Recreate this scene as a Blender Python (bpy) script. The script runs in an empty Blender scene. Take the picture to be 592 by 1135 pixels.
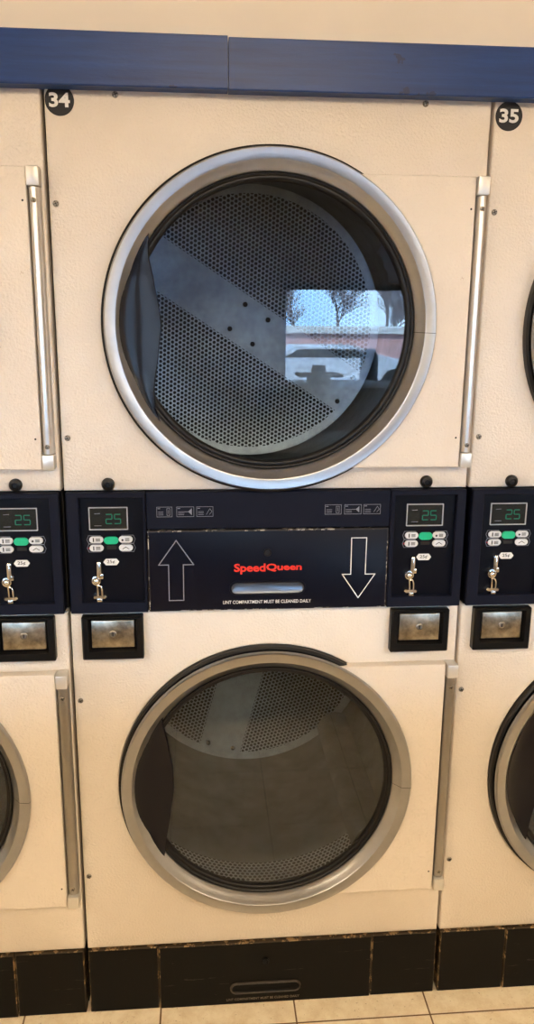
import bpy, bmesh, math, random
from mathutils import Vector, Matrix
PI = math.pi
R = random.Random(7)
C = bpy.context.scene.collection
SC = bpy.context.scene
P = 0.80                      # one machine pitch in metres

# ------------------------------------------------------------------ materials
def srgb(r, g, b):
    f = lambda c: (c/255/12.92) if c/255 <= .04045 else ((c/255+.055)/1.055)**2.4
    return (f(r), f(g), f(b), 1)

class NT:
    def __init__(s, name):
        s.m = bpy.data.materials.new(name); s.m.use_nodes = True
        s.t = s.m.node_tree; s.t.nodes.clear()
        s.out = s.n('ShaderNodeOutputMaterial')
    def n(s, typ, **kw):
        nd = s.t.nodes.new(typ)
        for k, v in kw.items():
            setattr(nd, k, v)
        return nd
    def l(s, a, b): s.t.links.new(a, b)
    def math(s, op, a, b=None, c=None):
        nd = s.n('ShaderNodeMath', operation=op)
        for i, v in enumerate((a, b, c)):
            if v is None: continue
            if isinstance(v, (int, float)): nd.inputs[i].default_value = v
            else: s.l(v, nd.inputs[i])
        return nd.outputs[0]
    def mixc(s, f, a, b):
        nd = s.n('ShaderNodeMix', data_type='RGBA')
        for sock, v in ((nd.inputs[0], f), (nd.inputs[6], a), (nd.inputs[7], b)):
            if isinstance(v, (int, float, tuple)): sock.default_value = v
            else: s.l(v, sock)
        return nd.outputs[2]
    def noise(s, scale, detail=2, rough=.5, vec=None, stretch=None):
        tc = s.n('ShaderNodeTexCoord'); v = vec or tc.outputs['Object']
        if stretch:
            mp = s.n('ShaderNodeMapping'); mp.inputs['Scale'].default_value = stretch
            s.l(v, mp.inputs[0]); v = mp.outputs[0]
        nd = s.n('ShaderNodeTexNoise'); nd.inputs['Scale'].default_value = scale
        nd.inputs['Detail'].default_value = detail; nd.inputs['Roughness'].default_value = rough
        s.l(v, nd.inputs['Vector']); return nd.outputs['Fac']
    def ramp(s, f, *stops):
        nd = s.n('ShaderNodeValToRGB'); el = nd.color_ramp.elements
        while len(el) < len(stops): el.new(.5)
        for e, (p, c) in zip(el, stops): e.position = p; e.color = c
        s.l(f, nd.inputs[0]); return nd.outputs[0]
    def bump(s, h, strength, dist):
        nd = s.n('ShaderNodeBump'); nd.inputs['Strength'].default_value = strength
        nd.inputs['Distance'].default_value = dist; s.l(h, nd.inputs['Height']); return nd.outputs[0]
    def bsdf(s, col, rough=.5, metal=0, spec=.5, normal=None, **kw):
        b = s.n('ShaderNodeBsdfPrincipled')
        for k, v in (('Base Color', col), ('Roughness', rough), ('Metallic', metal), ('Specular IOR Level', spec), ('Normal', normal)):
            if v is None: continue
            if isinstance(v, (int, float, tuple)): b.inputs[k].default_value = v
            else: s.l(v, b.inputs[k])
        for k, v in kw.items(): b.inputs[k.replace('_', ' ')].default_value = v
        s.l(b.outputs[0], s.out.inputs[0]); return b
def simple(name, col, rough=.5, metal=0, spec=.5, nscale=0, nstr=.2, ndist=.0005, vary=.12, vscale=20):
    t = NT(name); c = col
    if vary:
        f = t.noise(vscale, 4, .6)
        dk = tuple(x*(1-vary) for x in col[:3])+(1,); lt = tuple(min(1, x*(1+vary)) for x in col[:3])+(1,)
        c = t.ramp(f, (.3, dk), (.7, lt))
    nm = t.bump(t.noise(nscale, 2), nstr, ndist) if nscale else None
    t.bsdf(c, rough, metal, spec, nm); return t.m
def emit(name, col, strength):
    t = NT(name); e = t.n('ShaderNodeEmission'); e.inputs[0].default_value = col; e.inputs[1].default_value = strength
    t.l(e.outputs[0], t.out.inputs[0]); return t.m

def make_paint():
    t = NT('almond_enamel')
    f = t.noise(3.0, 4, .6)
    c = t.ramp(f, (.3, srgb(214, 204, 193)), (.7, srgb(225, 216, 206)))
    sp = t.noise(60, 3, .7)                           # sparse rubbed specks
    c = t.mixc(t.math('MULTIPLY', t.math('GREATER_THAN', sp, .735), .35), c, srgb(150, 112, 70))
    h = t.noise(210, 2, .55)
    t.bsdf(c, .30, 0, .6, t.bump(h, .8, .0022)); return t.m
def make_steel(name, base, rough, stretch=(1, 1, 1), var=.1, aniso=0, sc=14):
    t = NT(name)
    f = t.noise(sc, 4, .65); g = t.noise(120, 2, .6, stretch=stretch)
    c = t.ramp(f, (.3, tuple(x*(1-var) for x in base[:3])+(1,)), (.7, base))
    r = t.math('MULTIPLY_ADD', g, .12, rough-.05)
    b = t.bsdf(c, r, 1, .5, t.bump(g, .12, .0003))
    if aniso:                                          # turned on a lathe: brushed round the axis
        tg = t.n('ShaderNodeTangent', direction_type='RADIAL', axis='Y'); t.l(tg.outputs[0], b.inputs['Tangent']); b.inputs['Anisotropic'].default_value = aniso
    return t.m
def make_perf(name, mask):
    """sheet steel punched with a hexagonal field of holes; u,v are metres"""
    t = NT(name); uv = t.n('ShaderNodeUVMap'); sp = t.n('ShaderNodeSeparateXYZ'); t.l(uv.outputs[0], sp.inputs[0])
    u, v = sp.outputs[0], sp.outputs[1]
    a = .0118; b = a*math.sqrt(3)
    def lat(off):
        du = t.math('MULTIPLY', t.math('SUBTRACT', t.math('FRACT', t.math('ADD', t.math('DIVIDE', u, a), 50+off)), .5), a)
        dv = t.math('MULTIPLY', t.math('SUBTRACT', t.math('FRACT', t.math('ADD', t.math('DIVIDE', v, b), 50+off)), .5), b)
        return t.math('SQRT', t.math('ADD', t.math('MULTIPLY', du, du), t.math('MULTIPLY', dv, dv)))
    d = t.math('MINIMUM', lat(0), lat(.5))
    hole = t.math('LESS_THAN', d, .0043)
    if mask:
        r = t.math('SQRT', t.math('ADD', t.math('MULTIPLY', u, u), t.math('MULTIPLY', v, v)))
        m = t.math('MULTIPLY', t.math('GREATER_THAN', t.math('ABSOLUTE', v), .063), t.math('LESS_THAN', r, .336))
        hole = t.math('MULTIPLY', hole, m)
    f = t.noise(28, 5, .7)
    c = t.ramp(f, (.3, (.50, .51, .51, 1)), (.7, (.76, .77, .76, 1)))
    c = t.mixc(hole, c, (.004, .004, .004, 1))
    met = t.math('MULTIPLY', t.math('SUBTRACT', 1, hole), .6)
    ro = t.math('MULTIPLY_ADD', hole, .4, .42)
    b_ = t.bsdf(c, ro, met, .3); return t.m
def make_glass(name, f0, tint):
    t = NT(name)
    tr = t.n('ShaderNodeBsdfTransparent'); tr.inputs[0].default_value = tint
    gl = t.n('ShaderNodeBsdfGlossy'); gl.inputs['Roughness'].default_value = 0.0; gl.inputs[0].default_value = (1, 1, 1, 1)
    lw = t.n('ShaderNodeLayerWeight'); lw.inputs[0].default_value = .5
    f = t.math('MULTIPLY_ADD', t.math('POWER', lw.outputs['Facing'], 5), 1-f0, f0)
    mx = t.n('ShaderNodeMixShader'); t.l(f, mx.inputs[0]); t.l(tr.outputs[0], mx.inputs[1]); t.l(gl.outputs[0], mx.inputs[2])
    t.l(mx.outputs[0], t.out.inputs[0]); return t.m
def make_worn(name, base, chip, thr, scale=45, rough=.4, stretch=None, spec=.5):
    t = NT(name); f = t.noise(scale, 5, .75, stretch=stretch)
    k = t.math('GREATER_THAN', f, thr)
    t.bsdf(t.mixc(k, base, chip), rough, 0, .15); return t.m
def make_floor():
    t = NT('vinyl_tiles'); tc = t.n('ShaderNodeTexCoord'); sp = t.n('ShaderNodeSeparateXYZ'); t.l(tc.outputs['Object'], sp.inputs[0])
    def ax(o, off):
        return t.math('FRACT', t.math('ADD', t.math('DIVIDE', t.math('SUBTRACT', o, off), .305), 100))
    fx, fy = ax(sp.outputs[0], .467), ax(sp.outputs[1], -.065)
    ed = t.math('MINIMUM', t.math('MINIMUM', fx, t.math('SUBTRACT', 1, fx)), t.math('MINIMUM', fy, t.math('SUBTRACT', 1, fy)))
    joint = t.math('LESS_THAN', ed, .006)
    n1 = t.noise(22, 6, .75); n2 = t.noise(110, 3, .7)
    c = t.ramp(n1, (.32, srgb(226, 206, 174)), (.6, srgb(246, 233, 208)))
    c = t.mixc(t.math('MULTIPLY', t.math('GREATER_THAN', n2, .66), .5), c, srgb(150, 112, 70))
    c = t.mixc(joint, c, srgb(110, 82, 52))
    t.bsdf(c, .42, 0, .4, t.bump(joint, -.4, .001)); return t.m
def make_rail():
    t = NT('blue_painted_board')
    g = t.noise(30, 5, .7, stretch=(.12, 1, 2.2)); d = t.noise(7, 5, .7)
    c = t.ramp(g, (.3, srgb(12, 48, 106)), (.7, srgb(20, 64, 132)))
    c = t.mixc(t.math('MULTIPLY', t.math('GREATER_THAN', d, .635), .6), c, srgb(16, 26, 52))
    h = t.noise(70, 4, .7, stretch=(.25, 1, 1))
    t.bsdf(c, .36, 0, .35, t.bump(h, .5, .0015)); return t.m

M = dict(
    paint=make_paint(),
    ring=make_steel('brushed_stainless', (.44, .445, .46, 1), .30, (1, 1, 1), .14, .65),
    alu=make_steel('satin_aluminium', (.72, .71, .70, 1), .30, (1, 1, .02), .06),
    capm=simple('pale_metal_cap', srgb(214, 212, 208), .35, .6, .5, vary=.05),
    plate=make_steel('worn_steel_plate', (.58, .52, .42, 1), .30, (1, 1, 1), .72, 0, 34),
    chrome=make_steel('chrome', (.75, .74, .72, 1), .16, (1, 1, 1), .05),
    screw=make_steel('screw_steel', (.34, .31, .27, 1), .38, (1, 1, 1), .3),
    drum=make_steel('galvanised_drum', (.36, .37, .36, 1), .42, (1, 1, 1), .35),
    perf=make_perf('perforated_drum_back', True), perf2=make_perf('perforated_drum_band', False),
    rubber=simple('black_rubber', srgb(14, 14, 17), .42, 0, .3, vary=.15),
    black=simple('black_plastic', srgb(8, 8, 10), .36, 0, .25, vary=.1),
    dark=simple('dark_steel', srgb(34, 32, 30), .6, 0, .3, vary=.2),
    navy=simple('navy_plastic', srgb(14, 17, 32), .5, 0, .14, 260, .12, .0004, .08),
    navyin=simple('deep_navy_panel', srgb(3, 4, 14), .34, 0, .18, vary=.08),
    handle=simple('navy_black_handle', srgb(10, 11, 22), .26, 0, .28, vary=.06),
    white=simple('white_print', srgb(226, 226, 226), .5, 0, .3, vary=.04),
    greyprint=simple('grey_print', srgb(128, 132, 146), .5, 0, .3, vary=.1),
    dimprint=simple('faint_grey_print', srgb(104, 96, 84), .5, 0, .3, vary=.2),
    red=simple('red_badge', srgb(236, 52, 36), .4, 0, .5, vary=.05),
    ink=simple('black_ink', srgb(30, 30, 34), .5, 0, .3, vary=0),
    btn=simple('white_button', srgb(205, 208, 214), .4, 0, .5, vary=.05),
    green=simple('green_button', srgb(24, 178, 132), .35, 0, .5, vary=.06),
    screen=simple('smoked_screen', srgb(26, 28, 28), .22, 0, .5, vary=.1),
    bezel=simple('silver_bezel', srgb(170, 172, 178), .35, .2, .5, vary=.05),
    led=emit('green_led', (.06, .42, .25, 1), .33),
    redled=simple('red_lens', srgb(150, 22, 44), .3, 0, .5, vary=0),
    kick=make_worn('black_kick_paint', srgb(8, 8, 8), srgb(62, 58, 52), .665, 30, .45, (.22, 1, 3.2)),
    kickedge=make_worn('rubbed_kick_edge', srgb(52, 42, 30), srgb(140, 116, 84), .54, 40, .55),
    lintedge=make_worn('chipped_navy_edge', srgb(46, 44, 46), srgb(170, 164, 156), .54, 38, .5),
    navydoor=make_worn('navy_enamel', srgb(8, 11, 26), srgb(46, 48, 60), .79, 60, .38),
    glass=make_glass('door_glass_pane', .042, (.74, .80, .87, 1)),
    wglass=make_glass('shop_window_glass', .04, (.95, .97, .97, 1)),
    wall=simple('beige_wall_paint', srgb(234, 225, 213), .7, 0, .3, 120, .15, .0006, .04, 3),
    wallin=simple('pale_shop_wall', srgb(214, 208, 196), .8, 0, .3, vary=.05),
    wallfront=simple('darkened_front_wall', srgb(92, 86, 82), .8, 0, .3, vary=.08),  # room's dimness put into the wall colour to keep glass reflections dark
    ceil=simple('white_ceiling_panel', srgb(214, 206, 194), .9, 0, .2, vary=.04),
    floor=make_floor(), rail=make_rail(),
    frame=simple('dark_bronze_frame', srgb(40, 38, 38), .4, .5, .5, vary=.1),
    lamp=emit('warm_tube_diffuser', (1, .79, .53, 1), 42.0),
    lamph=simple('white_lamp_housing', srgb(220, 218, 212), .5, 0, .4, vary=.03),
    brick=simple('pink_brick', srgb(226, 178, 172), .85, 0, .3, 30, .3, .01, .2, 3),
    roofm=simple('pale_roof_edge', srgb(226, 222, 216), .7, 0, .3, vary=.05),
    bark=simple('grey_bark', srgb(150, 138, 140), .9, 0, .2, vary=.25),
    leafd=simple('dark_evergreen', srgb(38, 46, 44), .8, 0, .2, vary=.4),
    asphalt=simple('pale_asphalt', srgb(92, 95, 100), .9, 0, .2, vary=.12, vscale=2),
    carw=simple('white_car_paint', srgb(214, 218, 224), .25, 0, .5, vary=.02),
    carb=simple('blue_car_paint', srgb(60, 84, 140), .25, 0, .5, vary=.02),
    table=simple('grey_laminate', srgb(72, 74, 80), .5, 0, .4, vary=.06),
    alu_dark=make_steel('darkened_aluminium', (.36, .35, .34, 1), .34, (1, 1, .02), .1),  # satin aluminium darkened: the lower bar's dim reflection is put into the colour
    dish=make_steel('dull_handle_dish', (.13, .15, .19, 1), .34),
    rubbed=simple('rubbed_black_edge', srgb(52, 46, 40), .5, 0, .3, vary=.35, vscale=60),
    bolt=simple('dark_bolt', srgb(40, 40, 42), .4, .6, .5, vary=.1),
)

# ------------------------------------------------------------------ mesh tools
def build(name, bm, mats, parent=None, sharp=35, kind=None):
    bmesh.ops.remove_doubles(bm, verts=bm.verts, dist=1e-6)
    bmesh.ops.recalc_face_normals(bm, faces=bm.faces)
    me = bpy.data.meshes.new(name); bm.to_mesh(me); bm.free()
    for m in (mats if isinstance(mats, (list, tuple)) else [mats]): me.materials.append(m)
    if sharp:
        me.shade_smooth(); me.set_sharp_from_angle(angle=math.radians(sharp))
    o = bpy.data.objects.new(name, me); C.objects.link(o)
    if parent is not None: o.parent = parent
    if kind: o['kind'] = kind
    return o
def box(bm, x0, x1, y0, y1, z0, z1, bev=0, mat=0, seg=2):
    r = bmesh.ops.create_cube(bm, size=1)['verts']
    for v in r:
        v.co = Vector(((x0+x1)/2+v.co.x*(x1-x0), (y0+y1)/2+v.co.y*(y1-y0), (z0+z1)/2+v.co.z*(z1-z0)))
    fs = set(f for v in r for f in v.link_faces)
    for f in fs: f.material_index = mat
    if bev:
        es = list(set(e for v in r for e in v.link_edges))
        q = bmesh.ops.bevel(bm, geom=es, offset=bev, segments=seg, affect='EDGES', profile=.5)
        for f in q['faces']: f.material_index = mat
def B(*a, **k):
    bm = bmesh.new(); box(bm, *a, **k); return bm
def loft(bm, loops, mats=None, close=False, cap0=False, cap1=True, capmat=0):
    """loops: lists of 3-D points of equal length, skinned in order"""
    vs = [[bm.verts.new(p) for p in lp] for lp in loops]
    n = len(vs[0])
    pairs = list(zip(range(len(vs)-1), range(1, len(vs)))) + ([(len(vs)-1, 0)] if close else [])
    for k, (i, j) in enumerate(pairs):
        for a in range(n):
            b = (a+1) % n
            f = bm.faces.new((vs[i][a], vs[i][b], vs[j][b], vs[j][a])); f.material_index = mats[k] if mats else 0
    if cap0: bm.faces.new(vs[0]).material_index = capmat
    if cap1 and not close: bm.faces.new(vs[-1]).material_index = capmat
    return vs
def rrect(x0, x1, z0, z1, y, r=0.002, n=3):
    pts = []
    for cx, cz, a0 in ((x1-r, z1-r, 0), (x0+r, z1-r, 90), (x0+r, z0+r, 180), (x1-r, z0+r, 270)):
        for k in range(n+1):
            a = math.radians(a0+90*k/n); pts.append((cx+r*math.cos(a), y, cz+r*math.sin(a)))
    return pts
def stad(cx, cz, hl, r, y, n=10):
    pts = []
    for s, a0 in ((1, -90), (-1, 90)):
        for k in range(n+1):
            a = math.radians(a0+180*k/n); pts.append((cx+s*hl+r*math.cos(a), y, cz+r*math.sin(a)))
    return pts
def circ(cx, cz, r, y, n=24):
    return [(cx+r*math.cos(2*PI*k/n), y, cz+r*math.sin(2*PI*k/n)) for k in range(n)]
def lathe(bm, prof, cx, cz, n=128, angs=None, mats=None, close=True):
    angs = angs or [2*PI*k/n for k in range(n)]
    return loft(bm, [[(cx+r*math.cos(a), y, cz+r*math.sin(a)) for a in angs] for r, y in prof], mats, close=close, cap1=False)
def dome(bm, cx, cz, r, y, h, n=20, steps=5, mat=0):
    """round head: flat at y, rising by h towards the viewer (-y)"""
    lp = [circ(cx, cz, r, y, n)]
    for k in range(steps):
        a = k/steps*PI/2; lp.append(circ(cx, cz, r*math.cos(a), y-h*.3-h*.7*math.sin(a), n))
    loft(bm, lp, [mat]*(len(lp)-1), cap0=True, capmat=mat)
def tube(bm, pts, r, n=8, mat=0):
    pts = [Vector(p) for p in pts]; rr = r if isinstance(r, (list, tuple)) else [r]*len(pts); loops = []
    for i, p in enumerate(pts):
        d = (pts[min(i+1, len(pts)-1)]-pts[max(i-1, 0)]).normalized()
        a = d.cross(Vector((0, 1, 0)) if abs(d.y) < .9 else Vector((1, 0, 0))).normalized(); b = d.cross(a)
        loops.append([p+rr[i]*(a*math.cos(2*PI*k/n)+b*math.sin(2*PI*k/n)) for k in range(n)])
    loft(bm, loops, [mat]*(len(loops)-1), cap0=True, cap1=True, capmat=mat)
def poly_prism(bm, pts, y0, y1, bev=0, mat=0):
    """2-D outline (x,z) from y0 (back) to y1 (front, smaller y)"""
    vf = [bm.verts.new((x, y1, z)) for x, z in pts]; vb = [bm.verts.new((x, y0, z)) for x, z in pts]
    f = bm.faces.new(vf); f.material_index = mat
    bm.faces.new(vb[::-1]).material_index = mat
    n = len(pts)
    for i in range(n): bm.faces.new((vf[i], vb[i], vb[(i+1) % n], vf[(i+1) % n])).material_index = mat
    if bev:
        q = bmesh.ops.bevel(bm, geom=list(f.edges), offset=bev, segments=3, affect='EDGES', profile=.5, clamp_overlap=True)
        for g in q['faces']: g.material_index = mat
def outline(bm, pts, y, w, h=.0004, mat=0, closed=True):
    """thin printed line along a polyline in the x,z plane"""
    n = len(pts)
    for i in range(n if closed else n-1):
        a, b = Vector((pts[i][0], 0, pts[i][1])), Vector((pts[(i+1) % n][0], 0, pts[(i+1) % n][1]))
        d = (b-a).normalized()*w/2; s = Vector((d.z, 0, -d.x))
        q = [a-d-s, b+d-s, b+d+s, a-d+s]
        loft(bm, [[(p.x, y, p.z) for p in q], [(p.x, y-h, p.z) for p in q]], [mat], capmat=mat, cap0=True)
def text_bm(body, x0, x1, z0, z1, y, bold=0.0, depth=.0004, spacing=1.0, mat=0, bm=None, rot=0):
    cu = bpy.data.curves.new('t', 'FONT'); cu.body = body; cu.size = 1; cu.offset = bold; cu.space_character = spacing
    cu.resolution_u = 4
    ob = bpy.data.objects.new('t', cu); C.objects.link(ob)
    bpy.context.view_layer.update()
    me = bpy.data.meshes.new_from_object(ob.evaluated_get(bpy.context.evaluated_depsgraph_get()))
    bpy.data.objects.remove(ob); bpy.data.curves.remove(cu)
    co = [v.co.copy() for v in me.vertices]
    ax, bx = min(c.x for c in co), max(c.x for c in co); az, bz = min(c.y for c in co), max(c.y for c in co)
    bm = bm or bmesh.new(); sx, sz = (x1-x0)/(bx-ax), (z1-z0)/(bz-az)
    vs = [bm.verts.new((x0+(c.x-ax)*sx, y, z0+(c.y-az)*sz)) for c in co]
    vs2 = [bm.verts.new((v.co.x, y-depth, v.co.z)) for v in vs]
    from collections import Counter
    ec = Counter(); dirs = {}
    for p in me.polygons:
        vi = list(p.vertices)
        try: bm.faces.new([vs2[i] for i in vi]).material_index = mat
        except ValueError: continue
        for i in range(len(vi)):
            a, b = vi[i], vi[(i+1) % len(vi)]; k = (min(a, b), max(a, b)); ec[k] += 1; dirs[k] = (a, b)
    for k, c in ec.items():
        if c == 1:
            a, b = dirs[k]
            try: bm.faces.new((vs2[a], vs2[b], vs[b], vs[a])).material_index = mat
            except ValueError: pass
    bpy.data.meshes.remove(me); return bm
def tag(o, label=None, cat=None, group=None, kind=None):
    if label: o['label'] = label
    if cat: o['category'] = cat
    if group: o['group'] = group
    if kind: o['kind'] = kind
    return o
def empty(name, loc, label, cat, group=None):
    o = bpy.data.objects.new(name, None); C.objects.link(o); o.location = loc; o.empty_display_size = .1
    return tag(o, label, cat, group)
def copy_tree(o, parent=None, skip=()):
    c = o.copy(); C.objects.link(c)
    if parent is not None: c.parent = parent
    for ch in list(o.children):
        if ch.name.split('.')[0] in skip: continue
        copy_tree(ch, c, skip)
    return c

# ------------------------------------------------------------------ the dryer
XC, ZU, ZL = .401, 1.521, .571
ROOT = empty('stacked_dryer', (0, 0, 0), 'beige stacked coin dryer numbered 34, whole in the middle of the row', 'dryer', 'stacked dryers in the row')

# cabinet shell behind the fronts
bm = bmesh.new()
box(bm, .004, .010, .03, 1.08, .0, 1.945); box(bm, .790, .796, .03, 1.08, .0, 1.945)
box(bm, .010, .790, 1.07, 1.08, .0, 1.945); box(bm, .010, .790, .03, 1.07, 1.935, 1.945)
box(bm, .010, .790, .03, 1.07, .002, .012); box(bm, .010, .790, .03, 1.07, 1.02, 1.03)
build('cabinet', bm, M['dark'], ROOT)  # shell colour kept dark to stand in for shade in the gaps between machines

def front_panel(name, x0, x1, z0, z1, cx, cz, rh, lip):
    bm = bmesh.new()
    corner = [math.atan2(z-cz, x-cx) % (2*PI) for x in (x0, x1) for z in (z0, z1)]
    A = sorted([2*PI*k/128 for k in range(128)] + corner); A = [a for i, a in enumerate(A) if i == 0 or a-A[i-1] > 1e-5]
    def rect(a, ins, y):
        d = (math.cos(a), math.sin(a)); t = 1e9
        if d[0] > 1e-9: t = min(t, (x1-cx)/d[0])
        if d[0] < -1e-9: t = min(t, (x0-cx)/d[0])
        if d[1] > 1e-9: t = min(t, (z1-cz)/d[1])
        if d[1] < -1e-9: t = min(t, (z0-cz)/d[1])
        x, z = cx+d[0]*t, cz+d[1]*t
        return (min(max(x, x0+ins), x1-ins), y, min(max(z, z0+ins), z1-ins))
    cl = lambda r, y: [(cx+r*math.cos(a), y, cz+r*math.sin(a)) for a in A]
    loops = [cl(rh, .035), cl(rh, .004), cl(rh+.003, .0)]
    if lip: loops = [cl(.300, .035), cl(.3135, .02), cl(.3145, -.0035), cl(.3165, -.0045), cl(.3195, -.002), cl(.322, 0)]
    loops += [[rect(a, .0035, 0) for a in A], [rect(a, .001, .0012) for a in A], [rect(a, 0, .004) for a in A], [rect(a, 0, .035) for a in A]]
    loft(bm, loops, cap1=False, close=True)
    return build(name, bm, M['paint'], ROOT, sharp=50)
FU = front_panel('front_panel', .0032, .7968, 1.2085, 1.945, XC, ZU, .300, False)
FL = front_panel('front_panel', .0032, .7968, .1685, .9605, XC, ZL, .300, True)
# dark back plate behind the console
build('console_back', B(.0065, .7935, .0, .035, .9625, 1.207), M['navyin'], ROOT)

def screw(name, x, z, y, parent, r=.0056, mat='screw'):
    bm = bmesh.new(); dome(bm, x, z, r, y, .0028, 16, 4)
    s = r*.62
    for a, b in (((x-s, z-s*.4), (x+s, z+s*.4)), ((x-s*.4, z+s), (x+s*.4, z-s))):
        outline(bm, [a, b], y-.0026, r*.22, .0006, 1, closed=False)
    return build(name, bm, [M[mat], M['ink']], parent, 40)
for x, z in ((.1254, 1.9103), (.6751, 1.911), (.015, 1.730), (.015, 1.311)): screw('screw', x, z, 0, FU)
for x, z in ((.015, .769), (.0145, .354)): screw('screw', x, z, 0, FL)
for x, z in ((.088, 1.2215), (.7135, 1.2215)):
    bm = bmesh.new(); lathe(bm, [(.0125, .0), (.0128, -.004), (.0105, -.009), (.006, -.0105), (.005, -.008), (.0001, -.008)], x, z, 24, close=False)
    build('panel_lock', bm, M['black'], ROOT)

# ---- doors
def door(zc, zlo, zhi, hx0, hx1, seal_gap):
    # black seal on the cabinet around the opening
    bm = bmesh.new(); lathe(bm, [(.298, -.002), (.298, -.012), (.303, -.019), (.309, -.0195), (.3135, -.016), (.3140, -.006), (.3135, -.0005)], XC, zc, 128)
    build('door_seal', bm, M['rubber'], ROOT)
    # door slab: square end at the hinge, round towards the ring
    r = .292; hz = (zhi-zlo)/2; zm = (zhi+zlo)/2
    pts = []
    a1 = math.asin(min(1, (zhi-zc)/r)); a0 = math.asin(max(-1, (zlo-zc)/r))
    for k in range(41):
        a = a1+(a0-a1)*k/40; pts.append((XC+r*math.cos(a), zc+r*math.sin(a)))
    pts += [(hx0-.002, zlo), (hx0-.002, zhi)]
    bm = bmesh.new(); poly_prism(bm, pts[::-1], -.005, -.026, .0035)
    D = build('door', bm, M['paint'], ROOT, 40)
    # steel rim: rolled outer edge, flat face, cone running in to the glass; a fine weld line at the right
    j = -.035
    A = sorted([2*PI*k/144 for k in range(144)] + [(j-.0016) % (2*PI), (j+.0016) % (2*PI)])
    prof = [(.300, -.021), (.3065, -.0235), (.3078, -.0285), (.3068, -.0335), (.3045, -.0368), (.2885, -.0354), (.2858, -.0346), (.2842, -.0330),
            (.2825, -.0305), (.2755, -.0225), (.2700, -.0165), (.2680, -.0130), (.2680, .0020), (.2730, .0020), (.2890, -.0210)]
    bm = bmesh.new(); vs = lathe(bm, prof, XC, zc, angs=A)
    bm.faces.ensure_lookup_table()
    for f in bm.faces:
        c = f.calc_center_median(); a = math.atan2(c.z-zc, c.x-XC)
        if abs(a-j) < .0012: f.material_index = 1
    build('door_rim', bm, [M['ring'], M['dark']], D, 28)
    # rubber glazing gasket, two soft beads
    gp = [(.2684, .0020), (.2686, -.0125), (.2668, -.0155), (.2640, -.0152), (.2618, -.0112), (.2596, -.0116), (.2560, -.0104), (.2540, -.0072), (.2535, .0010), (.2600, .0030)]
    bm = bmesh.new(); lathe(bm, gp, XC, zc, 128); build('glazing_gasket', bm, M['rubber'], D, 60)
    bm = bmesh.new(); loft(bm, [circ(XC, zc, .2585, -.0010, 96), circ(XC, zc, .2585, -.0050, 96)], cap0=True); build('door_glass', bm, M['glass'], D, 30)
    return D
DU = door(ZU, 1.2545, 1.7875, .772, .792, 0)
DL = door(ZL, .2990, .8390, .772, .792, 0)

def pull(zc, inner, D):
    """scooped finger pull filling the left of the rim"""
    bm = bmesh.new()
    zs = [p[1] for p in inner]
    N = 44; rows = []
    def ix(z):
        for (xa, za), (xb, zb) in zip(inner, inner[1:]):
            if za >= z >= zb:
                t = (za-z)/(za-zb); t = t*t*(3-2*t)*.5+t*.5; return xa+(xb-xa)*t
        return inner[-1][0]
    for k in range(N+1):
        z = zs[0]+(zs[-1]-zs[0])*k/N
        xo = XC-math.sqrt(max(.2836**2-(z-zc)**2, 0)); xi = max(ix(z), xo+.0012)
        row = []
        for i in range(9):
            t = i/8; x = xo+(xi-xo)*t
            y = -.0300+.0090*t                       # follows the cone inwards
            y += .010*math.sin(PI*t**.8)*min(1, (xi-xo)/.05)   # scoop
            row.append((x, y, z))
        w = min(.004, (xi-xo)*.2)
        row.append((xi+w*.35, -.0214, z)); row.append((xi+w*.6, -.0205, z)); row.append((xi+w*.7, -.0150, z)); row.append((xi+w*.7, -.0060, z))
        rows.append(row)
    vs = [[bm.verts.new(p) for p in r] for r in rows]
    for a, b in zip(vs, vs[1:]):
        for i in range(len(a)-1): bm.faces.new((a[i], a[i+1], b[i+1], b[i]))
    # solid back
    vb = [[bm.verts.new((p[0], -.0056, p[2])) for p in (r[0], r[-1])] for r in rows]
    for (a, b), (va, vv) in zip(zip(vs, vs[1:]), zip(vb, vb[1:])):
        bm.faces.new((a[0], b[0], vv[0], va[0])); bm.faces.new((b[-1], a[-1], va[1], vv[1])); bm.faces.new((va[0], vv[0], vv[1], va[1]))
    for v, q in ((vs[0], vb[0]), (vs[-1], vb[-1])): bm.faces.new(v+[q[1], q[0]])
    return build('pull_handle', bm, M['handle'], D, 50)
pull(ZU, [(.184, 1.7120), (.1755, 1.6700), (.1745, 1.6414), (.1824, 1.5989), (.1907, 1.5558), (.1950, 1.5218), (.1889, 1.4774), (.1790, 1.4039), (.1805, 1.3700), (.1920, 1.3380)], DU)
pull(ZL, [(.184, .7620), (.1800, .7200), (.1900, .6640), (.1980, .6123), (.1990, .5675), (.1920, .5159), (.1800, .4351), (.1775, .4000), (.1855, .3660)], DL)
for x, z, D in ((.7623, 1.7312, DU), (.7603, 1.3128, DU), (.7600, .345, DL)):
    bm = bmesh.new(); dome(bm, x, z, .0019, -.0258, .0012, 10, 3); build('rivet', bm, M['bolt'], D)

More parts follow.
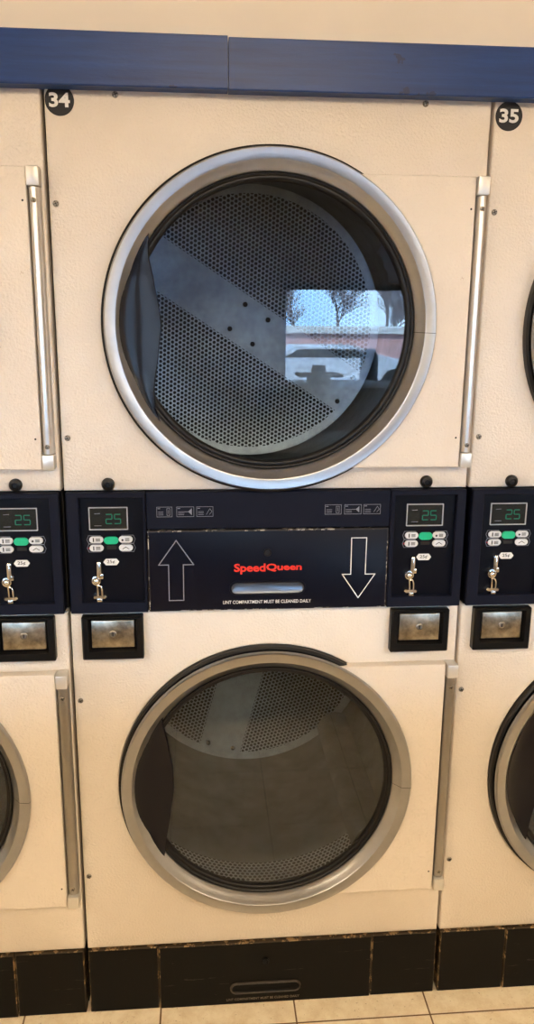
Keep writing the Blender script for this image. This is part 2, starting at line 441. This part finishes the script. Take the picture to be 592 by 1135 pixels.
# ---- hinges
def hinge(x0, x1, z0, z1, capt, capb, mat, flat):
    bm = bmesh.new(); xm = (x0+x1)/2; hw = (x1-x0)/2-.0006; loops = []
    for z in (z0+capb, z1-capt):
        lp = []
        for k in range(17):
            a = PI*k/16; lp.append((xm-hw*math.cos(a), -.012-(.014 if flat else .019)*math.sin(a)**(.45 if flat else .8), z))
        lp += [(xm+hw, -.0005, z), (xm-hw, -.0005, z)]
        loops.append(lp)
    loft(bm, loops, cap0=True)
    H = build('hinge', bm, M[mat], ROOT, 35)
    for a, b in ((z1-capt+.0012, z1), (z0, z0+capb-.0012)):
        build('hinge_cap', B(x0-.0004, x1+.0004, -.033, -.0005, a, b, bev=.0022), M['capm'], H)
    for z in (z1-capt-.022, z0+capb+.014):
        screw('hinge_screw', xm, z, -.0255 if flat else -.0295, H, .0046)
    return H
hinge(.7715, .7925, 1.2545, 1.7875, .034, .030, 'alu', False)
hinge(.7725, .7945, .2990, .8390, .030, .030, 'alu_dark', True)

# ---- drums
def drum(zc, strip_deg, lift, lh, ye):
    Rr, Y0, Y1 = .366, .075, .70
    bm = bmesh.new(); uvl = bm.loops.layers.uv.new('UVMap'); n = 96
    angs = [2*PI*k/n for k in range(n)]
    prof = [(.302, .036), (.306, .070), (.318, .078), (.352, .080), (Rr, .092), (Rr, .215), (Rr, .68), (Rr-.008, .70)]
    ms = [1, 1, 0, 0, 2, 0, 0]
    vs = [[bm.verts.new((XC+r*math.cos(a), y, zc+r*math.sin(a))) for a in angs] for r, y in prof]
    for i in range(len(prof)-1):
        for k in range(n):
            k2 = (k+1) % n
            f = bm.faces.new((vs[i][k], vs[i][k2], vs[i+1][k2], vs[i+1][k])); f.material_index = ms[i]; f.smooth = True
            for lp, (q, kk) in zip(f.loops, ((i, k), (i, k+1), (i+1, k+1), (i+1, k))):
                lp[uvl].uv = (2*PI*kk/n*Rr, prof[q][1])
    DR = build('drum', bm, [M['drum'], M['dark'], M['perf2']], ROOT, 40)
    # back plate with its own in-plane coordinates, the plain strip running along u
    bm = bmesh.new(); uvl = bm.loops.layers.uv.new('UVMap'); s = math.radians(strip_deg); cs, sn = math.cos(s), math.sin(s)
    rings = [(.0, 0), (.09, 0), (.2, 0), (.336, 0), (.344, -.004), (Rr-.0085, -.006)]
    cen = bm.verts.new((XC, Y1, zc)); prev = None
    for r, dy in rings[1:]:
        cur = [bm.verts.new((XC+r*math.cos(a), Y1+dy, zc+r*math.sin(a))) for a in angs]
        for k in range(n):
            k2 = (k+1) % n
            bm.faces.new((cen, cur[k], cur[k2]) if prev is None else (prev[k], cur[k], cur[k2], prev[k2]))
        prev = cur
    for f in bm.faces:
        for lp in f.loops:
            dx, dz = lp.vert.co.x-XC, lp.vert.co.z-zc
            lp[uvl].uv = (dx*cs+dz*sn, -dx*sn+dz*cs)
    BP = build('drum_back', bm, M['perf'], ROOT, 40)
    for u, v in ((.037, .0385), (.037, -.0385), (-.037, .0385), (-.037, -.0385), (.322, .039), (.322, -.039), (-.322, .039), (-.322, -.039)):
        bm = bmesh.new(); dome(bm, XC+u*cs-v*sn, zc+u*sn+v*cs, .0068, Y1-.0005, .006, 12, 3)
        build('bolt', bm, M['bolt'], BP)
    for a in lift:
        a = math.radians(a); bm = bmesh.new(); loops = []
        for y in (.12, .16, ye-.07, ye):
            h = lh if .13 < y < ye-.03 else lh*.6
            lp = []
            for rr, w in ((Rr-.002, -.055), (Rr-.03, -.038), (Rr-h, -.017), (Rr-h-.004, 0), (Rr-h, .017), (Rr-.03, .038), (Rr-.002, .055)):
                lp.append((XC+rr*math.cos(a)-w*math.sin(a), y, zc+rr*math.sin(a)+w*math.cos(a)))
            loops.append(lp)
        loft(bm, loops, cap0=True); build('lifter', bm, M['drum'], DR, 50)
    return DR
drum(ZU, -33, (24, 144, 264), .036, .45); drum(ZL, -105, (-44, 76, 196), .07, .692)

# ---- console: two coin modules, pictogram strip, lint door
def module(ox, fx0, fx1, ix0, ix1):
    bm = bmesh.new(); z0, z1, i0, i1 = .9625, 1.2070, .9845, 1.1965
    loft(bm, [rrect(fx0, fx1, z0, z1, .0), rrect(fx0, fx1, z0, z1, -.0115), rrect(fx0+.002, fx1-.002, z0+.002, z1-.002, -.0135),
              rrect(ix0-.0015, ix1+.0015, i0-.0015, i1+.0015, -.0135), rrect(ix0, ix1, i0, i1, -.012), rrect(ix0+.0006, ix1-.0006, i0+.0006, i1-.0006, -.0035)],
         [0]*5, capmat=1)
    G = build('coin_module', bm, [M['navy'], M['navyin']], ROOT, 35); y = -.0035
    # display
    a, b, c, d = ox+.0485, ox+.1235, 1.1315, 1.1770
    bm = bmesh.new(); loft(bm, [rrect(a, b, c, d, y, .001), rrect(a, b, c, d, y-.003, .001), rrect(a+.0017, b-.0017, c+.0017, d-.0017, y-.003, .001), rrect(a+.002, b-.002, c+.002, d-.002, y-.0012, .001)], [0, 0, 0], capmat=1)
    build('display', bm, [M['bezel'], M['screen']], G)
    bm = bmesh.new(); SEG = {'2': 'abged', '5': 'afgcd'}
    for i, ch in enumerate('25'):
        x, zz, w, h = ox+.0815+i*.0165, 1.1440, .0115, .0185
        q = dict(a=((x, zz+h), (x+w, zz+h)), d=((x, zz), (x+w, zz)), g=((x, zz+h/2), (x+w, zz+h/2)), f=((x, zz+h), (x, zz+h/2)), e=((x, zz+h/2), (x, zz)), b=((x+w, zz+h), (x+w, zz+h/2)), c=((x+w, zz+h/2), (x+w, zz)))
        for sname in SEG[ch]:
            (xa, za), (xb, zb) = q[sname]; e = .0012
            outline(bm, [(xa+(e if xb > xa else 0), za-(e if zb < za else 0)), (xb-(e if xb > xa else 0), zb+(e if zb < za else 0))], y-.0013, .0019, .0003, closed=False)
    build('display_digits', bm, M['led'], G)
    for q in ([(ox+.0600, 1.1640), (ox+.0700, 1.1645)], [(ox+.0590, 1.1400), (ox+.0720, 1.1400)]):
        bm = bmesh.new(); outline(bm, q, y-.0013, .0008, .0003, closed=False); build('display_mark', bm, M['greyprint'], G)
    # buttons
    bm = bmesh.new(); zc = 1.1105
    loft(bm, [stad(ox+.0900, zc-.0005, .0065, .0078, y), stad(ox+.0900, zc-.0005, .0065, .0078, y-.002), stad(ox+.0900, zc-.0005, .0062, .0066, y-.0032)])
    build('start_button', bm, M['green'], G)['label'] = 'green oval button'
    build('button_label', B(ox+.081, ox+.0995, y-.0005, y, 1.0915, 1.0985), M['dark'], G)
    for bx, bz, icon in ((.0612, 1.1118, 0), (.1180, 1.1118, 1), (.0612, 1.0948, 0), (.1180, 1.0948, 2)):
        x = ox+bx; bm = bmesh.new()
        loft(bm, [stad(x, bz, .0070, .0066, y), stad(x, bz, .0070, .0066, y-.0016), stad(x, bz, .0067, .0055, y-.0026)])
        t = y-.0026
        if icon == 0:
            box(bm, x-.0065, x-.0042, t-.0003, t, bz-.0040, bz+.0040, mat=1)
        elif icon == 1:
            loft(bm, [circ(x-.006, bz-.001, .0022, t, 10), circ(x-.006, bz-.001, .0022, t-.0003, 10)], [1], capmat=1)
        else:
            outline(bm, [(x-.006, bz-.002), (x, bz+.002), (x+.006, bz-.002)], t, .0012, .0003, 1, closed=False)
        if icon < 2:
            for q in (.0022, 0, -.0022): box(bm, x-.001, x+.0075, t-.0003, t, bz+q-.0006, bz+q+.0006, mat=1)
        build('cycle_button', bm, [M['btn'], M['ink']], G)
    for s, xx in ((-1, ox+.0470), (1, ox+.1325)):
        bm = bmesh.new()
        for bz in (1.1118, 1.0948):
            outline(bm, [(xx-s*.0225, bz+.0082), (xx+s*.0005, bz+.0082), (xx+s*.004, bz), (xx+s*.0005, bz-.0082), (xx-s*.0225, bz-.0082)], y, .0008, .0003, closed=False)
        build('button_outline', bm, M['greyprint'], G)
    bm = bmesh.new(); loft(bm, [circ(ox+.0462, 1.0948, .0016, y, 10), circ(ox+.0462, 1.0948, .0016, y-.0012, 10)]); build('indicator_lens', bm, M['redled'], G)
    # price tag
    x, z = ox+.0885, 1.0660
    hx = [(x-.0155, z), (x-.0105, z+.0066), (x+.0105, z+.0066), (x+.0155, z), (x+.0105, z-.0066), (x-.0105, z-.0066)]
    bm = bmesh.new(); poly_prism(bm, hx, y, y-.0012); text_bm('25\u00a2', x-.0082, x+.0072, z-.0040, z+.0042, y-.0012, .008, .0003, mat=1, bm=bm)
    build('price_tag', bm, [M['white'], M['ink']], G)
    # coin slot: blade, round reject knob, wire guide with foot
    bm = bmesh.new(); x = ox+.0655
    loft(bm, [rrect(x-.0050, x+.0042, 1.0345, 1.0690, y, .003), rrect(x-.0046, x+.0036, 1.0350, 1.0685, y-.009, .003), rrect(x-.0020, x+.0014, 1.0360, 1.0660, y-.0105, .0012)])
    box(bm, x-.001, x+.0075, y-.010, y, 1.0335, 1.0440, bev=.0015)
    CS = build('coin_slot', bm, M['chrome'], G)
    bm = bmesh.new(); lathe(bm, [(.0105, y), (.0105, y-.006), (.009, y-.009), (.0070, y-.0095)], ox+.0588, 1.0300, 24, close=False); dome(bm, ox+.0588, 1.0300, .0066, y-.007, .0075, 18, 5)
    build('reject_knob', bm, M['chrome'], G)
    bm = bmesh.new(); yy = y-.005
    tube(bm, [(ox+.0602, yy, 1.020), (ox+.0608, yy, 1.008), (ox+.0612, yy, .9975)], .0019)
    tube(bm, [(ox+.0612, yy, 1.0195), (ox+.0670, yy, 1.0180), (ox+.0690, yy, 1.0120), (ox+.0692, yy, .9975)], .0019)
    loft(bm, [stad(ox+.0640, .9950, .0095, .0042, y), stad(ox+.0640, .9950, .0095, .0042, y-.006), stad(ox+.0640, .9950, .0090, .0028, y-.008)])
    box(bm, ox+.0590, ox+.0690, y-.010, y, .9865, .9925, bev=.001)
    build('coin_return', bm, M['chrome'], G)
    return G
module(0, .0070, .1585, .0310, .1530); module(.6275, .6415, .7945, .6504, .7758)

bm = bmesh.new()
loft(bm, [rrect(.1598, .6402, 1.1325, 1.2070, 0), rrect(.1598, .6402, 1.1325, 1.2070, -.0105), rrect(.1612, .6388, 1.1339, 1.2056, -.0120)])
S = build('pictogram_strip', bm, M['navy'], ROOT)
def picto(x0, x1, z0, z1, kind):
    bm = bmesh.new(); y = -.0120; w = .0007; h = .0003
    outline(bm, [(x0, z0), (x1, z0), (x1, z1), (x0, z1)], y, w, h)
    zc = (z0+z1)/2; W = x1-x0
    outline(bm, [(x0+.002, z1-.003), (x0+.006, z1-.003)], y, .0012, h, closed=False)
    for q in (0, -.003, -.006): outline(bm, [(x0+.003, zc+q), (x0+W*.42, zc+q)], y, w, h, closed=False)
    if kind == 0:
        outline(bm, [(x1-.010, z0+.003), (x1-.004, z0+.003), (x1-.004, z1-.003), (x1-.010, z1-.003)], y, w, h)
        outline(bm, [(x1-.007, z0+.006), (x1-.007, z1-.006)], y, w, h, closed=False)
    elif kind == 1:
        outline(bm, [(x0+W*.45, zc), (x1-.009, zc)], y, .0009, h, closed=False)
        poly_prism(bm, [(x1-.004, z1-.003), (x1-.011, zc), (x1-.004, z0+.003)], y, y-h)
    else:
        outline(bm, [(x1-.013, z0+.004), (x1-.006, z1-.004), (x1-.002, zc), (x1-.007, z0+.004)], y, w, h, closed=False)
    build('pictogram', bm, M['greyprint'], S)
for k, (x0, x1) in enumerate(((.1802, .2096), (.2187, .2518), (.2573, .2890))): picto(x0, x1, 1.1580, 1.1775, k)
for k, (x0, x1) in enumerate(((.5099, .5421), (.5488, .5822), (.5870, .6206))): picto(x0, x1, 1.1595, 1.1785, k)

x0, x1, z0, z1 = .1612, .6388, .9640, 1.1300
bm = bmesh.new()
loft(bm, [rrect(x0, x1, z0, z1, 0), rrect(x0, x1, z0, z1, -.0125), rrect(x0+.0022, x1-.0022, z0+.0022, z1-.0022, -.0140)], [1, 1], capmat=0)
LD = build('lint_door', bm, [M['navydoor'], M['lintedge']], ROOT, 30); YL = -.0140
bm = bmesh.new(); outline(bm, [(.2165, 1.1106), (.1815, 1.0608), (.2008, 1.0608), (.2008, .9868), (.2297, .9868), (.2297, 1.0608), (.2500, 1.0608)], YL, .0018)
build('up_arrow', bm, M['greyprint'], LD)
bm = bmesh.new(); outline(bm, [(.5645, 1.1110), (.5950, 1.1110), (.5945, 1.0350), (.6145, 1.0350), (.5818, .9850), (.5476, 1.0352), (.5650, 1.0352)], YL, .0018)
build('down_arrow', bm, M['white'], LD)
bm = text_bm('Speed', .3300, .3925, 1.0395, 1.0610, YL, .022, .0015, .98); text_bm('Queen', .3945, .4652, 1.0440, 1.0602, YL, .022, .0015, .98, bm=bm)
build('badge_lettering', bm, M['red'], LD)['label'] = 'red lettering'
build('notice_lettering', text_bm('LINT COMPARTMENT MUST BE CLEANED DAILY', .3077, .4855, .9772, .9840, YL, .012, .0003), M['white'], LD)
bm = bmesh.new(); lathe(bm, [(.0078, YL), (.0078, YL-.003), (.0066, YL-.0045), (.0052, YL-.003), (.0001, YL-.003)], .3965, 1.0838, 24, close=False); box(bm, .3955, .3975, YL-.0036, YL-.0029, 1.0795, 1.088)
build('lint_lock', bm, M['bolt'], LD)
def recess_handle(parent, cx, cz, hl, r, y, mats):
    bm = bmesh.new()
    loft(bm, [stad(cx, cz, hl, r, y), stad(cx, cz, hl, r-.001, y-.0035), stad(cx, cz, hl, r-.0028, y-.0045), stad(cx, cz, hl, r-.0045, y-.0030), stad(cx, cz+.001, hl, r-.0070, y-.0004)], [0, 0, 0, 1], capmat=1)
    return build('recessed_handle', bm, mats, parent, 50)
recess_handle(LD, .3972, 1.0100, .0615, .0158, YL, [M['navy'], M['dish']])

def coin_box(x0, x1):
    z0, z1 = .8650, .9570; px0, px1, pz0, pz1 = x0+.0185, x1-.0185, .8885, .9465
    bm = bmesh.new()
    loft(bm, [rrect(x0, x1, z0, z1, 0, .003), rrect(x0, x1, z0, z1, -.016, .003), rrect(x0+.003, x1-.003, z0+.003, z1-.003, -.020, .003),
              rrect(px0-.006, px1+.006, pz0-.006, pz1+.006, -.020), rrect(px0-.001, px1+.001, pz0-.001, pz1+.001, -.007)], [0]*4)
    K = build('coin_box', bm, M['black'], ROOT, 35)
    build('coin_box_plate', B(px0, px1, -.0125, -.0065, pz0, pz1, bev=.0015), M['plate'], K)['label'] = 'worn steel plate'
    xm, zm = (x0+x1)/2, .9180
    bm = bmesh.new(); lathe(bm, [(.0075, -.0124), (.0072, -.0150), (.0055, -.0158), (.0045, -.0140), (.0001, -.0140)], xm, zm, 24, close=False); box(bm, xm-.0009, xm+.0009, -.0147, -.0138, zm-.0035, zm+.0035, mat=1)
    build('coin_box_lock', bm, [M['screw'], M['ink']], K)
coin_box(.0265, .1480); coin_box(.6520, .7735)

# ---- kick base
for x0, x1 in ((.0050, .1590), (.6455, .7950)):
    bm = bmesh.new(); loft(bm, [rrect(x0, x1, .003, .1670, .03), rrect(x0, x1, .003, .1670, -.004), rrect(x0+.002, x1-.002, .005, .1650, -.0055)], [1, 1], capmat=0, cap0=True)
    build('kick_panel', bm, [M['kick'], M['kickedge']], ROOT, 30)
bm = bmesh.new(); loft(bm, [rrect(.1610, .6435, .003, .1670, .03), rrect(.1610, .6435, .003, .1670, -.006), rrect(.1630, .6415, .005, .1650, -.0075)], [1, 1], capmat=0, cap0=True)
KD = build('lint_drawer', bm, [M['kick'], M['kickedge']], ROOT, 30)
recess_handle(KD, .4008, .0470, .0665, .0150, -.0075, [M['rubbed'], M['kick']])
bm = bmesh.new(); lathe(bm, [(.0078, -.0075), (.0078, -.0105), (.0066, -.012), (.0052, -.0105), (.0001, -.0105)], .4005, .1190, 24, close=False); box(bm, .3996, .4014, -.0112, -.0104, .115, .123)
build('lint_lock', bm, M['kick'], KD)
build('notice_lettering', text_bm('LINT COMPARTMENT MUST BE CLEANED DAILY', .3114, .4790, .0135, .0195, -.0075, .012, .0003), M['dimprint'], KD)

# move the whole model so its root stands at the middle of the front edge
SHIFT = Matrix.Translation((-.4, 0, 0)); seen = set()
def shift(o):
    for ch in o.children:
        if ch.data.name not in seen: seen.add(ch.data.name); ch.data.transform(SHIFT)
        shift(ch)
shift(ROOT)
ROOT.location = (.4, 0, 0)
D33 = copy_tree(ROOT); D33.location = (.4-P, 0, 0); tag(D33, 'beige stacked coin dryer cut off at the left edge, beside the one numbered 34', 'dryer')
D35 = copy_tree(ROOT); D35.location = (.4+P, 0, 0); tag(D35, 'beige stacked coin dryer numbered 35, cut off at the right edge', 'dryer')
def sticker(parent, num, x, z):
    bm = bmesh.new(); loft(bm, [circ(x, z, .0250, -.0001, 40), circ(x, z, .0250, -.0010, 40)], cap0=True)
    s = build('number_sticker', bm, M['ink'], parent); s['label'] = 'round black sticker with a white number'
    build('sticker_number', text_bm(num, x-.0178, x+.0178, z-.0112, z+.0122, -.0010, .03, .0003), M['white'], s)
sticker(ROOT, '34', -.3703, 1.8985); sticker(D35, '35', -.3703, 1.8945)

# ------------------------------------------------------------------ the room
def struct(name, bm, m, sharp=30): return build(name, bm, m, None, sharp, 'structure')
XL, XR, YF, YB, ZC = -4.0, 5.0, -5.0, 1.4, 2.75
struct('floor', B(XL, XR, YF, YB, -.1, 0), M['floor'])
struct('ceiling', B(XL, XR, YF, YB, ZC, ZC+.1), M['ceil'])
struct('wall_left', B(XL-.1, XL, YF, YB, 0, ZC), M['wallin'])
struct('wall_right', B(XR, XR+.1, YF, YB, 0, ZC), M['wallin'])
struct('wall_back', B(XL, XR, .004, .10, 1.948, ZC), M['wall'])
struct('wall_service', B(XL, XR, YB, YB+.1, 0, ZC), M['wallin'])
struct('wall_side_left', B(XL, -.81, .01, .10, 0, 1.948), M['wallin']); struct('wall_side_right', B(1.61, XR, .01, .10, 0, 1.948), M['wallin'])
def board(name, x0, x1, z0a, z0b, z1a, z1b):
    bm = bmesh.new(); q = lambda y, i: [(x0, y, z0a+i), (x1, y, z0b+i), (x1, y, z1b-i), (x0, y, z1a-i)]
    loft(bm, [q(.003, 0), q(-.028, 0), q(-.030, .002)], cap0=True); struct(name, bm, M['rail'])
board('trim_1', -2.0, .3200, 1.909, 1.9168, 2.0005, 2.0005); board('trim_2', .3215, 2.6, 1.9160, 1.9235, 1.9985, 2.0050)
# front wall with two openings
WZ0, WZ1 = 1.005, 1.812; W = ((-3.8, -.50), (.925, 4.8))
bm = bmesh.new()
box(bm, XL, XR, YF-.15, YF, 0, WZ0); box(bm, XL, XR, YF-.15, YF, WZ1, ZC)
for a, b in ((XL, W[0][0]), (W[0][1], W[1][0]), (W[1][1], XR)): box(bm, a, b, YF-.15, YF, WZ0, WZ1)
struct('wall_front', bm, M['wallfront'])
for i, (a, b) in enumerate(W):
    bm = bmesh.new(); f = .035; y0, y1 = YF-.10, YF-.04
    box(bm, a, a+f, y0, y1, WZ0, WZ1); box(bm, b-f, b, y0, y1, WZ0, WZ1); box(bm, a+f, b-f, y0, y1, WZ0, WZ0+f); box(bm, a+f, b-f, y0, y1, WZ1-f, WZ1)
    w = struct('window_%d' % (i+1), bm, M['frame'])
    build('window_pane', B(a+f, b-f, YF-.072, YF-.066, WZ0+f, WZ1-f), M['wglass'], w, 0)
    build('window_sill', B(a-.03, b+.03, YF-.03, YF+.09, WZ0-.03, WZ0, bev=.004), M['frame'], w)
# lamps
k = 0
for y, w in ((-2.5, 'nearest the dryers'), (-3.8, 'nearest the windows')):
    for x, s in ((-2.2, 'left'), (.55, 'middle'), (3.3, 'right')):
        L = empty('ceiling_light', (x, y, ZC), 'long fluorescent ceiling light in the row %s, %s one' % (w, s), 'ceiling light', 'fluorescent ceiling lights')
        bm = bmesh.new(); box(bm, -.62, .62, -.16, .16, -.05, -.0005, bev=.006); build('housing', bm, M['lamph'], L)
        bm = bmesh.new(); box(bm, -.58, .58, -.13, .13, -.085, -.0505, bev=.012); build('diffuser', bm, M['lamp'], L)
# counter under the right window, seen only in the glass
T = empty('folding_table', (1.7, -4.0, 0), 'long grey folding table by the window, mirrored in the upper door glass', 'table')
build('tabletop', B(-1.1, 1.1, -.35, .35, 1.075, 1.115, bev=.008), M['table'], T)
for sx in (-1, 1):
    for sy in (-1, 1):
        bm = bmesh.new(); tube(bm, [(sx*1.0, sy*.28, 1.08), (sx*1.0, sy*.28, .002)], .022, 10); build('leg', bm, M['frame'], T)
K = empty('light_block_counter', (.4, -2.10, 0), 'long closed counter added unseen behind the camera to block low window light', 'counter')  # added unseen block: keeps window daylight off the lower dryer fronts
build('body', B(-3.2, 3.4, -.30, .30, .002, .96), M['wallin'], K); build('worktop', B(-3.25, 3.45, -.34, .34, .96, 1.0, bev=.008), M['table'], K)
S_ = empty('parcel_scale', (1.08, -4.0, 1.115), 'small dark scale on the table, mirrored in the upper door glass', 'scale')
build('base', B(-.07, .07, -.1, .1, .0005, .05, bev=.008), M['table'], S_)
build('pan', B(-.15, .15, -.14, .14, .05, .070, bev=.006), M['table'], S_)
build('post', B(-.045, .045, -.03, .03, .070, .125, bev=.006), M['table'], S_)

# ------------------------------------------------------------------ outside
struct('ground', B(-60, 60, -90, YF-.15, -.25, -.05), M['asphalt'])
bm = bmesh.new(); box(bm, XL, XR, YF-2.5, YF-.15, 1.96, 2.2); struct('sky_block_awning', bm, M['lamph'])  # unseen overhang added to cut the high sky light on lower fronts
bo = bmesh.new(); loops = []
for r, z in ((.095, 0), (.095, 1.18), (.088, 1.24), (.066, 1.285), (.03, 1.308)): loops.append([(r*math.cos(2*PI*k/20), r*math.sin(2*PI*k/20), z) for k in range(20)])
loft(bo, loops, cap0=True); b = build('bollard', bo, M['frame']); b.location = (2.06, -7.0, -.05); tag(b, 'round-topped dark post outside the window, mirrored in the upper door glass', 'post')
BL = empty('low_building', (4, -22, -.05), 'low pink brick building across the lot, mirrored in the upper door glass', 'building')
bm = bmesh.new(); box(bm, -24, 24, -8, 0, 0, 1.25); build('wall', bm, M['brick'], BL)
bm = bmesh.new(); box(bm, -24.2, 24.2, -8.2, .2, 1.25, 1.42); build('roof_edge', bm, M['roofm'], BL)
bm = bmesh.new(); box(bm, -24, 24, .002, .06, 0, .42); build('plinth', bm, M['asphalt'], BL)
def branch(bm, p, d, ln, r, lev):
    if len(bm.verts) > 60000: return
    pts = [p.copy()]; rr = [r]; q = p.copy(); dd = d.copy()
    for i in range(4):
        dd = (dd+Vector((R.uniform(-.18, .18), R.uniform(-.18, .18), R.uniform(-.05, .14)))).normalized(); q = q+dd*ln/4; pts.append(q.copy()); rr.append(r*(1-.16*(i+1)))
        if lev < 4 and i >= (1 if lev == 0 else 0):
            for _ in range(2):
                s = (dd+Vector((R.uniform(-1, 1), R.uniform(-1, 1), R.uniform(-.1, .7)))).normalized()
                branch(bm, q, s, ln*R.uniform(.5, .7), max(rr[-1]*.5, .009), lev+1)
    tube(bm, pts, rr, 5 if lev < 2 else 3)
for i, (x, y, h, w) in enumerate(((4.2, -31, 2.2, 'left'), (7.2, -38.5, 2.8, 'second'), (7.6, -31, 2.1, 'third'), (11.4, -39, 2.8, 'right'), (3.5, -40, 2.7, 'outermost'))):
    bm = bmesh.new(); branch(bm, Vector((0, 0, 0)), Vector((0, 0, 1)), h, .11, 0)
    t = build('bare_tree', bm, M['bark'], None, 60); t.location = (x, y, -.05); tag(t, 'bare branching tree behind the pink building, %s one in the glass reflection' % w, 'tree', 'bare winter trees')
bm = bmesh.new(); bmesh.ops.create_icosphere(bm, subdivisions=4, radius=1)
for v in bm.verts:
    n = v.co.normalized(); f = 1+R.uniform(-.16, .16); v.co = Vector((n.x*.9*f, n.y*.9*f, n.z*1.0*f+1.0))
s = build('evergreen_shrub', bm, M['leafd'], None, 0); s.location = (4.45, -11, -.05); s.scale = (.75, .75, .72); tag(s, 'dark rounded shrub outside, mirrored at the right of the upper glass', 'shrub')
def car(name, x, y, mat, label):
    c = empty(name, (x, y, -.05), label, 'car', 'parked cars')
    body = [(-2.1, .35), (-2.15, .62), (-1.9, .80), (-1.2, .86), (-.75, 1.08), (.55, 1.08), (1.2, .84), (2.05, .72), (2.15, .5), (2.1, .35)]
    bm = bmesh.new(); poly_prism(bm, body, .85, -.85, .05); build('body', bm, mat, c)
    bm = bmesh.new(); poly_prism(bm, [(-1.02, .86), (-.68, 1.03), (.5, 1.03), (.95, .86)], .856, -.856); build('side_window', bm, M['screen'], c)
    for wx in (-1.35, 1.35):
        for wy in (-.80, .80):
            bm = bmesh.new(); loft(bm, [circ(wx, .32, .32, wy+.1, 24), circ(wx, .32, .32, wy-.1, 24), circ(wx, .32, .2, wy-.11, 24)], cap0=True); build('wheel', bm, M['rubber'], c)
    return c
car('parked_car', 3.0, -16, M['carw'], 'white parked car mirrored in the upper door glass')
car('parked_car', 7.6, -15.5, M['carb'], 'blue parked car mirrored at the right of the upper door glass')

# ------------------------------------------------------------------ light, camera
wd = bpy.data.worlds.new('sky'); SC.world = wd; wd.use_nodes = True; nt = wd.node_tree; nt.nodes.clear()
o = nt.nodes.new('ShaderNodeOutputWorld'); bg = nt.nodes.new('ShaderNodeBackground'); tc = nt.nodes.new('ShaderNodeTexCoord')
nz = nt.nodes.new('ShaderNodeTexNoise'); nz.inputs['Scale'].default_value = 5; nz.inputs['Detail'].default_value = 5
rp = nt.nodes.new('ShaderNodeValToRGB'); rp.color_ramp.elements[0].position = .4; rp.color_ramp.elements[0].color = (.34, .62, 1, 1); rp.color_ramp.elements[1].position = .6; rp.color_ramp.elements[1].color = (.56, .77, 1, 1)
nt.links.new(tc.outputs['Generated'], nz.inputs['Vector']); nt.links.new(nz.outputs['Fac'], rp.inputs[0]); nt.links.new(rp.outputs[0], bg.inputs[0]); bg.inputs[1].default_value = 17.0
nt.links.new(bg.outputs[0], o.inputs[0])
su = bpy.data.lights.new('sun', 'SUN'); su.energy = 12; su.angle = .01; su.color = (1, .93, .84)
so = bpy.data.objects.new('sun', su); C.objects.link(so); so.location = (0, 10, 20); so.rotation_euler = Vector((.35, -1, -.75)).to_track_quat('-Z', 'Y').to_euler()

cam = bpy.data.cameras.new('camera'); co = bpy.data.objects.new('camera', cam); C.objects.link(co); SC.camera = co
rt = Vector((0.99660577, -0.08193244, 0.008001)); up = Vector((0.01118518, 0.23105849, 0.97287557)); fw = Vector((0.08155877, 0.96948391, -0.23119065))
m = Matrix((rt, up, -fw)).transposed().to_4x4(); m.translation = Vector((.26630485, -1.54017, 1.52990471)); co.matrix_world = m
cam.sensor_fit = 'VERTICAL'; cam.sensor_height = 36; cam.lens = 890.111*36/1135; cam.clip_start = .02; cam.clip_end = 300
SC.view_settings.view_transform = 'Standard'; SC.view_settings.look = 'None'; SC.view_settings.gamma = 1; SC.view_settings.use_curve_mapping = False
SC.view_settings.exposure = 0.13
SC.cycles.max_bounces = 10; SC.cycles.transparent_max_bounces = 16; SC.cycles.glossy_bounces = 6; SC.cycles.diffuse_bounces = 5
SC.cycles.use_denoising = True
